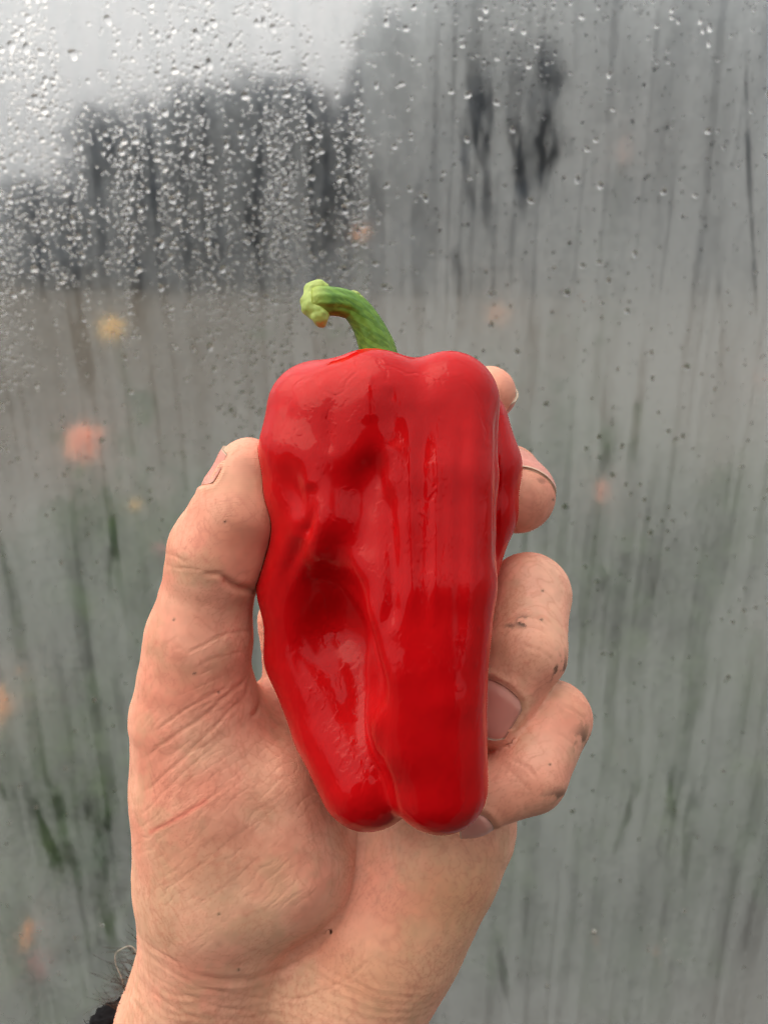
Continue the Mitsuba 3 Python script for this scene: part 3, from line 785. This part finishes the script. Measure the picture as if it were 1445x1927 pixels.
# grooves round the nails
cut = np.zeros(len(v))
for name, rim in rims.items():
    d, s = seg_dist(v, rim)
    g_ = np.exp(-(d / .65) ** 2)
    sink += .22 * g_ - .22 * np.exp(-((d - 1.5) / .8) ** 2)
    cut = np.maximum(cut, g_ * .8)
v -= n * sink[:, None]
HAND.vertices = v

# skin colour per vertex: flushed pads and joints, paler sides, sallow heel, soil in a few lines
px_, py_ = sx_[:, 0], sx_[:, 1]
base = np.tile(np.array([0.71, 0.39, 0.28]), (len(v), 1))


def tint(col, m):
    global base
    base = base * (1 - m[:, None]) + np.array(col) * m[:, None]


def spot(cx, cy, sx, sy):
    return np.exp(-((px_ - cx) / sx) ** 2 - ((py_ - cy) / sy) ** 2)


m1, m2, m3 = meshkit.fbm(v * .07, 4, 61), meshkit.fbm(v * .15 + 9, 4, 62), meshkit.fbm(v * .5, 3, 63)
tint((0.64, 0.24, 0.17), np.clip((m1 - .45) * 3.0, 0, .7))
tint((0.62, 0.40, 0.27), np.clip((.48 - m1) * 3.0, 0, .6))
tint((0.50, 0.33, 0.21), np.clip((m2 - .5) * 2.6, 0, .5))
tint((0.58, 0.20, 0.13), .62 * spot(450, 1010, 60, 90))
tint((0.60, 0.24, 0.17), .5 * spot(470, 860, 40, 40) + .6 * spot(930, 740, 60, 60) + .65 * spot(1010, 960, 50, 60))
tint((0.60, 0.23, 0.16), .45 * spot(370, 1300, 110, 80) + .4 * spot(420, 1500, 130, 40))
tint((0.50, 0.36, 0.23), .5 * spot(400, 1640, 120, 80))
tint((0.62, 0.40, 0.22), .6 * spot(880, 1680, 110, 150) + .4 * spot(700, 1850, 160, 100))
tint((0.62, 0.25, 0.17), .35 * spot(1040, 1480, 60, 60) + .35 * spot(960, 1540, 80, 40) + .4 * spot(1075, 1330, 40, 50) + .3 * spot(1000, 1240, 60, 60))
tint((0.68, 0.42, 0.31), .5 * spot(1010, 1420, 60, 40) + .45 * spot(1020, 1100, 50, 60))
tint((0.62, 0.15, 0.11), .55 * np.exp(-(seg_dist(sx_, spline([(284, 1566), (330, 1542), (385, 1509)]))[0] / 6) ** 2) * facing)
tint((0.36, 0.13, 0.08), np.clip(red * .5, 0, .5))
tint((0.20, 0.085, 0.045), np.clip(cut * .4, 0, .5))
for fr, sd in ((.9, 71), (1.3, 72), (.55, 73)):
    w3 = v @ np.array([[.8, .6, .1], [-.55, .83, .1], [.1, .1, 1]]).T * [fr, fr * .55, fr]
    line3 = np.exp(-((meshkit.noise(w3, sd) - .5) / .05) ** 2) * ss(.4, .6, meshkit.noise(v * .12, sd + 9))
    tint((0.50, 0.19, 0.13), line3 * .36 * facing)
    sink_fine = line3 * facing
dirt = np.clip(spot(985, 1170, 12, 9) * 1.4 + .6 * spot(960, 1178, 10, 5) + .35 * spot(1060, 1250, 25, 30) + .3 * spot(1090, 1400, 18, 30) + .25 * spot(1040, 1500, 30, 14) + .5 * spot(1048, 1262, 16, 22) + .4 * spot(1100, 1385, 12, 30) + .45 * spot(1060, 1495, 26, 14) + .4 * spot(1022, 905, 22, 8), 0, 1) * ss(.45, .62, m3)
for px0, py0 in ((1019, 1166), (1021, 1112), (1039, 1661), (1035, 1439), (423, 982), (366, 1268), (412, 1304), (327, 1166), (412, 1721), (449, 1826), (1027, 893), (1041, 940)):
    dirt = np.maximum(dirt, .8 * spot(px0, py0, 2.4, 2.2))
tint((0.07, 0.04, 0.025), np.clip(dirt * 1.25, 0, .9))
base *= np.array([1.12, 1.04, 1.03]) * (0.90 + .20 * m3)[:, None]


def skin_relief(p, n, uv):
    x, y, z = hand_xyz(p)
    pad = smoothstep(-3.0, 2.0, y) * smoothstep(-24.0, -30.0, x)
    wx = 2.2 * noise(x * .12, y * .12, z * .12)
    ridge = dr.sin((y * 1.0 - .16 * (x + 40) + .012 * dr.square(x + 38) + wx) * 11.0)
    a = dr.abs(noise(x * 1.5 + y * .9, y * 1.5 - x * .9, z * 1.3) - .5)
    b = dr.abs(noise(x * 1.1 - y * 1.9, y * .7 + x * 1.0, z * 1.1 + 20) - .5)
    c = dr.abs(noise(x * 3.4, y * 3.4, z * 3.4) - .5)
    fine = smoothstep(0, .10, a) * .5 + smoothstep(0, .09, b) * .5 + smoothstep(0, .16, c) * .45
    return (.036 * ridge * pad + .070 * fine + .03 * noise(x * 6, y * 6, z * 6)) * 1e-3


scene['skin_flat'] = {'type': 'principled', 'base_color': {'type': 'mesh_attribute', 'name': 'vertex_color'}, 'roughness': 0.48, 'specular': 0.42}
scene['skin'] = bump(mikit.proc(skin_relief, 1.2e-4), {'type': 'ref', 'id': 'skin_flat'})
scene['nail'] = {'type': 'twosided', 'bsdf': {'type': 'principled', 'base_color': {'type': 'mesh_attribute', 'name': 'vertex_color'}, 'roughness': 0.25, 'specular': 0.4}}
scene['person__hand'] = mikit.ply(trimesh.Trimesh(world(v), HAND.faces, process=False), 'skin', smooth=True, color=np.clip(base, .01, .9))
for k, (name, (Q, bk, S, U)) in enumerate(nails.items()):
    m0, m1_ = Q.shape[:2]
    nn = np.cross(np.gradient(Q, axis=0), np.gradient(Q, axis=1))
    nn /= np.linalg.norm(nn, axis=-1, keepdims=True)
    nn *= np.sign((nn * bk).sum(-1).mean())
    edge = np.minimum(np.minimum(1 - np.abs(U), (S - S[:, :1]) / (S[:, -1:] - S[:, :1]) * 1.6), 1)
    top = Q + nn * (.10 + .35 * ss(0, .3, edge))[..., None]
    bot = Q - nn * .25
    i, j = np.meshgrid(np.arange(m0 - 1), np.arange(m1_ - 1), indexing='ij')
    a = (i * m1_ + j).ravel()
    q4 = np.stack([a, a + m1_, a + m1_ + 1, a + 1], 1)
    loop = np.r_[np.arange(m1_), np.arange(1, m0) * m1_ + m1_ - 1, (m0 - 1) * m1_ + np.arange(m1_ - 2, -1, -1), np.arange(m0 - 2, 0, -1) * m1_]
    nx = np.roll(loop, -1)
    N0 = m0 * m1_
    q4 = np.vstack([q4, q4[:, ::-1] + N0, np.stack([nx, loop, loop + N0, nx + N0], 1)])
    free = ss(.925, .97, (S - S[:, :1]) / (S[:, -1:] - S[:, :1])).ravel()
    side = ss(.86, 1.0, np.abs(U)).ravel()
    root = 1 - ss(0, .07, (S - S[:, :1]) / (S[:, -1:] - S[:, :1])).ravel()
    lun = (1 - ss(.10, .22, (S - S[:, :1]) / (S[:, -1:] - S[:, :1]))).ravel()
    col = np.tile(np.array([0.62, 0.26, 0.215]), (N0, 1))
    nz = meshkit.fbm(Q.reshape(-1, 3) * .6, 3, 77)
    for cc, mm in (((0.64, 0.36, 0.30), lun * .5), ((0.62, 0.52, 0.40), free * .9), ((0.18, 0.11, 0.07), np.clip(side * .55 + root * .5 + ss(.955, .99, (S - S[:, :1]) / (S[:, -1:] - S[:, :1])).ravel() * .35, 0, .7) * ss(.25, .6, nz))):
        col = col * (1 - mm[:, None]) + np.array(cc) * mm[:, None]
    nm = trimesh.Trimesh(world(np.vstack([top.reshape(-1, 3), bot.reshape(-1, 3)])), np.vstack([q4[:, [0, 1, 2]], q4[:, [0, 2, 3]]]), process=False)
    scene['person__hand__fingernail' + (f'_{k:03d}' if k else '')] = mikit.ply(nm, 'nail', smooth=True, color=np.vstack([col, col]))
    labels['person__hand__fingernail' + (f'_{k:03d}' if k else '')] = {'label': f'nail of the {name}' + ('' if name == 'thumb' else ' finger') + ', edged with soil'}
labels['person'] = {'label': 'bare left hand and wrist of a person in a black fleece, gripping the red pepper', 'category': 'person'}

# ------------------------------------------------------------------ fleece: cuff, sleeve and the rest of the jacket behind the viewer
scene['fleece'] = {'type': 'principled', 'base_color': mikit.proc(lambda p, n, uv: mix((0.003, 0.003, 0.004), (0.018, 0.018, 0.021), noise(p.x * 900, p.y * 900, p.z * 900))), 'roughness': 0.9, 'sheen': 0.12, 'specular': 0.05}
ang = np.linspace(0, 2 * np.pi, 97)[:-1]
cen, ex, ez = at(500, 2042, -16), np.array([-42.5, 16.5, 2.0]), np.array([2.0, -1.5, 29.0])
prof = [(0, 0.90), (1.6, 1.04), (0, 1.17), (-6, 1.22), (-16, 1.22), (-30, 1.2), (-45, 1.22), (-60, 1.22)]
axis = np.cross(ex, ez)
axis /= np.linalg.norm(axis) * (1 if axis[1] > 0 else -1)
V = []
fine_prof = spline(prof, 60)
for h, k in fine_prof:
    V.append(cen + axis * h * 1.0 + (ex * np.cos(ang)[:, None] + ez * np.sin(ang)[:, None]) * k * .97)
V = np.array(V)
n0, n1 = V.shape[:2]
i, j = np.meshgrid(np.arange(n0 - 1), np.arange(n1), indexing='ij')
a, b = (i * n1 + j).ravel(), (i * n1 + (j + 1) % n1).ravel()
CU = refine(trimesh.Trimesh(V.reshape(-1, 3), np.vstack([np.stack([a, b, b + n1], 1), np.stack([a, b + n1, a + n1], 1)]), process=False))
cv = np.array(CU.vertices)
cv += normals(CU) * ((meshkit.fbm(cv * .8, 3, 12) - .35) * 4.0)[:, None]
scene['person__cuff'] = mikit.ply(trimesh.Trimesh(world(cv), CU.faces, process=False), {'type': 'twosided', 'bsdf': {'type': 'ref', 'id': 'fleece'}}, smooth=True)
labels['person__cuff'] = {'label': 'black fleece cuff at the wrist'}
# stray fibres and hairs
rh = np.random.default_rng(4)
V, F, c = [], [], 0
for _ in range(1500):
    k = rh.integers(len(cv))
    o = unit(1, rh)[0]
    p0 = cv[k]
    m_ = tube(np.array([p0, p0 + o * 1.0, p0 + o * 1.6 + unit(1, rh)[0] * .8]), .07, 4)
    V.append(m_.vertices)
    F.append(m_.faces + c)
    c += len(m_.vertices)
scene['person__cuff__fuzz'] = mikit.ply(trimesh.Trimesh(world(np.vstack(V)), np.vstack(F), process=False), 'fleece')
labels['person__cuff__fuzz'] = {'kind': 'stuff', 'label': 'fuzzy fibres of the black cuff'}
scene['dark_hair'] = {'type': 'principled', 'base_color': {'type': 'rgb', 'value': (0.035, 0.022, 0.015)}, 'roughness': 0.4}
scene['pale_hair'] = {'type': 'principled', 'base_color': {'type': 'rgb', 'value': (0.6, 0.52, 0.42)}, 'roughness': 0.4}
V, F, c = [], [], 0
edge_pts = [(258, 1775), (256, 1795), (252, 1815), (247, 1832), (242, 1848), (236, 1862), (230, 1875), (224, 1892), (218, 1908), (246, 1838), (240, 1852), (234, 1868)]
side_pts = [(239, 1462), (242, 1488), (245, 1500), (246, 1525), (247, 1545), (247, 1555), (247, 1578), (248, 1600), (248, 1620)]
for (px, py), ln, cnt in [(e, 9, 5) for e in edge_pts] + [(e, 3.5, 1) for e in side_pts]:
    for _ in range(cnt):
        p0 = at(px + rh.uniform(-1, 14), py + rh.uniform(-6, 6), -14 + rh.uniform(-4, 6))
        k = tree_h.query(p0)[1]
        p0 = v[k]
        dirn = np.array([-.75 + rh.normal() * .3, (.55 if ln > 5 else .1) + rh.normal() * .45, .25 + rh.normal() * .3])
        dirn /= np.linalg.norm(dirn)
        l = ln * rh.uniform(.5, 1.1)
        cur = unit(1, rh)[0] * l * .25
        t = np.linspace(0, 1, 7)[:, None]
        m_ = tube(p0 + dirn * l * t + cur * t * t, np.linspace(.075, .03, 7), 4)
        V.append(m_.vertices)
        F.append(m_.faces + c)
        c += len(m_.vertices)
scene['person__hand__hair'] = mikit.ply(trimesh.Trimesh(world(np.vstack(V)), np.vstack(F), process=False), 'dark_hair')
labels['person__hand__hair'] = {'kind': 'stuff', 'label': 'short dark hairs at the edge of the wrist'}
fib = spline(at([232, 228, 217, 216, 226, 245, 255, 258, 254], [1854, 1840, 1812, 1800, 1788, 1781, 1790, 1808, 1822], -10), 40)
scene['person__hand__loose_fibre'] = mikit.ply(trimesh.Trimesh(world(tube(fib, .08, 5).vertices), tube(fib, .08, 5).faces, process=False), 'pale_hair', smooth=True)
labels['person__hand__loose_fibre'] = {'label': 'loose pale fibre looping out beside the wrist'}
# the rest of the person stands behind the viewer: jacket with both sleeves, head
bf = Field((-420, -700, -250), (420, 420, 250), 12.0)


def body(pts, k=40.0):
    for (a, ra), (b, rb) in zip(pts[:-1], pts[1:]):
        bf.cone(a, ra, b, rb, k, 1.0)


body([((-75, -640, 0), 125), ((-80, -250, 0), 130), ((-85, -80, 0), 112)])
body([((75, -640, 0), 125), ((80, -250, 0), 130), ((85, -80, 0), 112)])
body([((-170, -55, 0), 64), ((170, -55, 0), 64)])
body([((0, -60, 0), 85), ((0, 20, 40), 64)])
body([((185, -60, 0), 60), ((250, -300, 60), 52), ((170, -180, 170), 44), ((95, -60, 235), 38)])
body([((-185, -60, 0), 60), ((-200, -290, 110), 52), ((-130, -330, 215), 46)])
J = bf.mesh()
trimesh.smoothing.filter_taubin(J, iterations=10)
off = np.array([0.0, -0.27, 1.47])
jv = J.vertices * 0.001
jw = np.stack([jv[:, 0], jv[:, 2], jv[:, 1]], -1) + off
scene['person__jacket'] = mikit.ply(trimesh.Trimesh(jw, J.faces[:, ::-1], process=False), 'fleece', smooth=True)
elbow, wrist = np.array([-0.14, -0.06, 1.09]), world(cen + axis * -58)
scene['person__sleeve'] = mikit.ply(tube(spline(np.array([[-0.19, -0.22, 1.16], elbow, (elbow + wrist) / 2 + [-.01, 0.02, -.02], wrist]), 24), np.linspace(.055, .044, 24), 24), 'fleece', smooth=True)
hd = trimesh.creation.icosphere(4, 1.0)
hv = hd.vertices * [.076, .098, .118]
hv[:, 1] += np.exp(-((hv[:, 0] / .014) ** 2 + ((hv[:, 2] + .012) / .026) ** 2)) * .02 * (hv[:, 1] > 0)
hv[:, 0] *= 1 - .25 * np.clip(-hv[:, 2] / .118, 0, 1)
scene['skin_plain'] = {'type': 'principled', 'base_color': {'type': 'rgb', 'value': (.45, .25, .18)}, 'roughness': .5}
scene['person__head'] = mikit.ply(trimesh.Trimesh(hv + [0, -.165, 1.665], hd.faces, process=False), 'skin_plain', smooth=True)
hh = hd.vertices * [.086, .108, .124] + [0, -.175, 1.69]
keepf = (hh[hd.faces].mean(1)[:, 1] < -.15) | (hh[hd.faces].mean(1)[:, 2] > 1.715)
scene['person__hair'] = mikit.ply(trimesh.Trimesh(hh, hd.faces[keepf], process=False), {'type': 'twosided', 'bsdf': {'type': 'ref', 'id': 'dark_hair'}}, smooth=True)
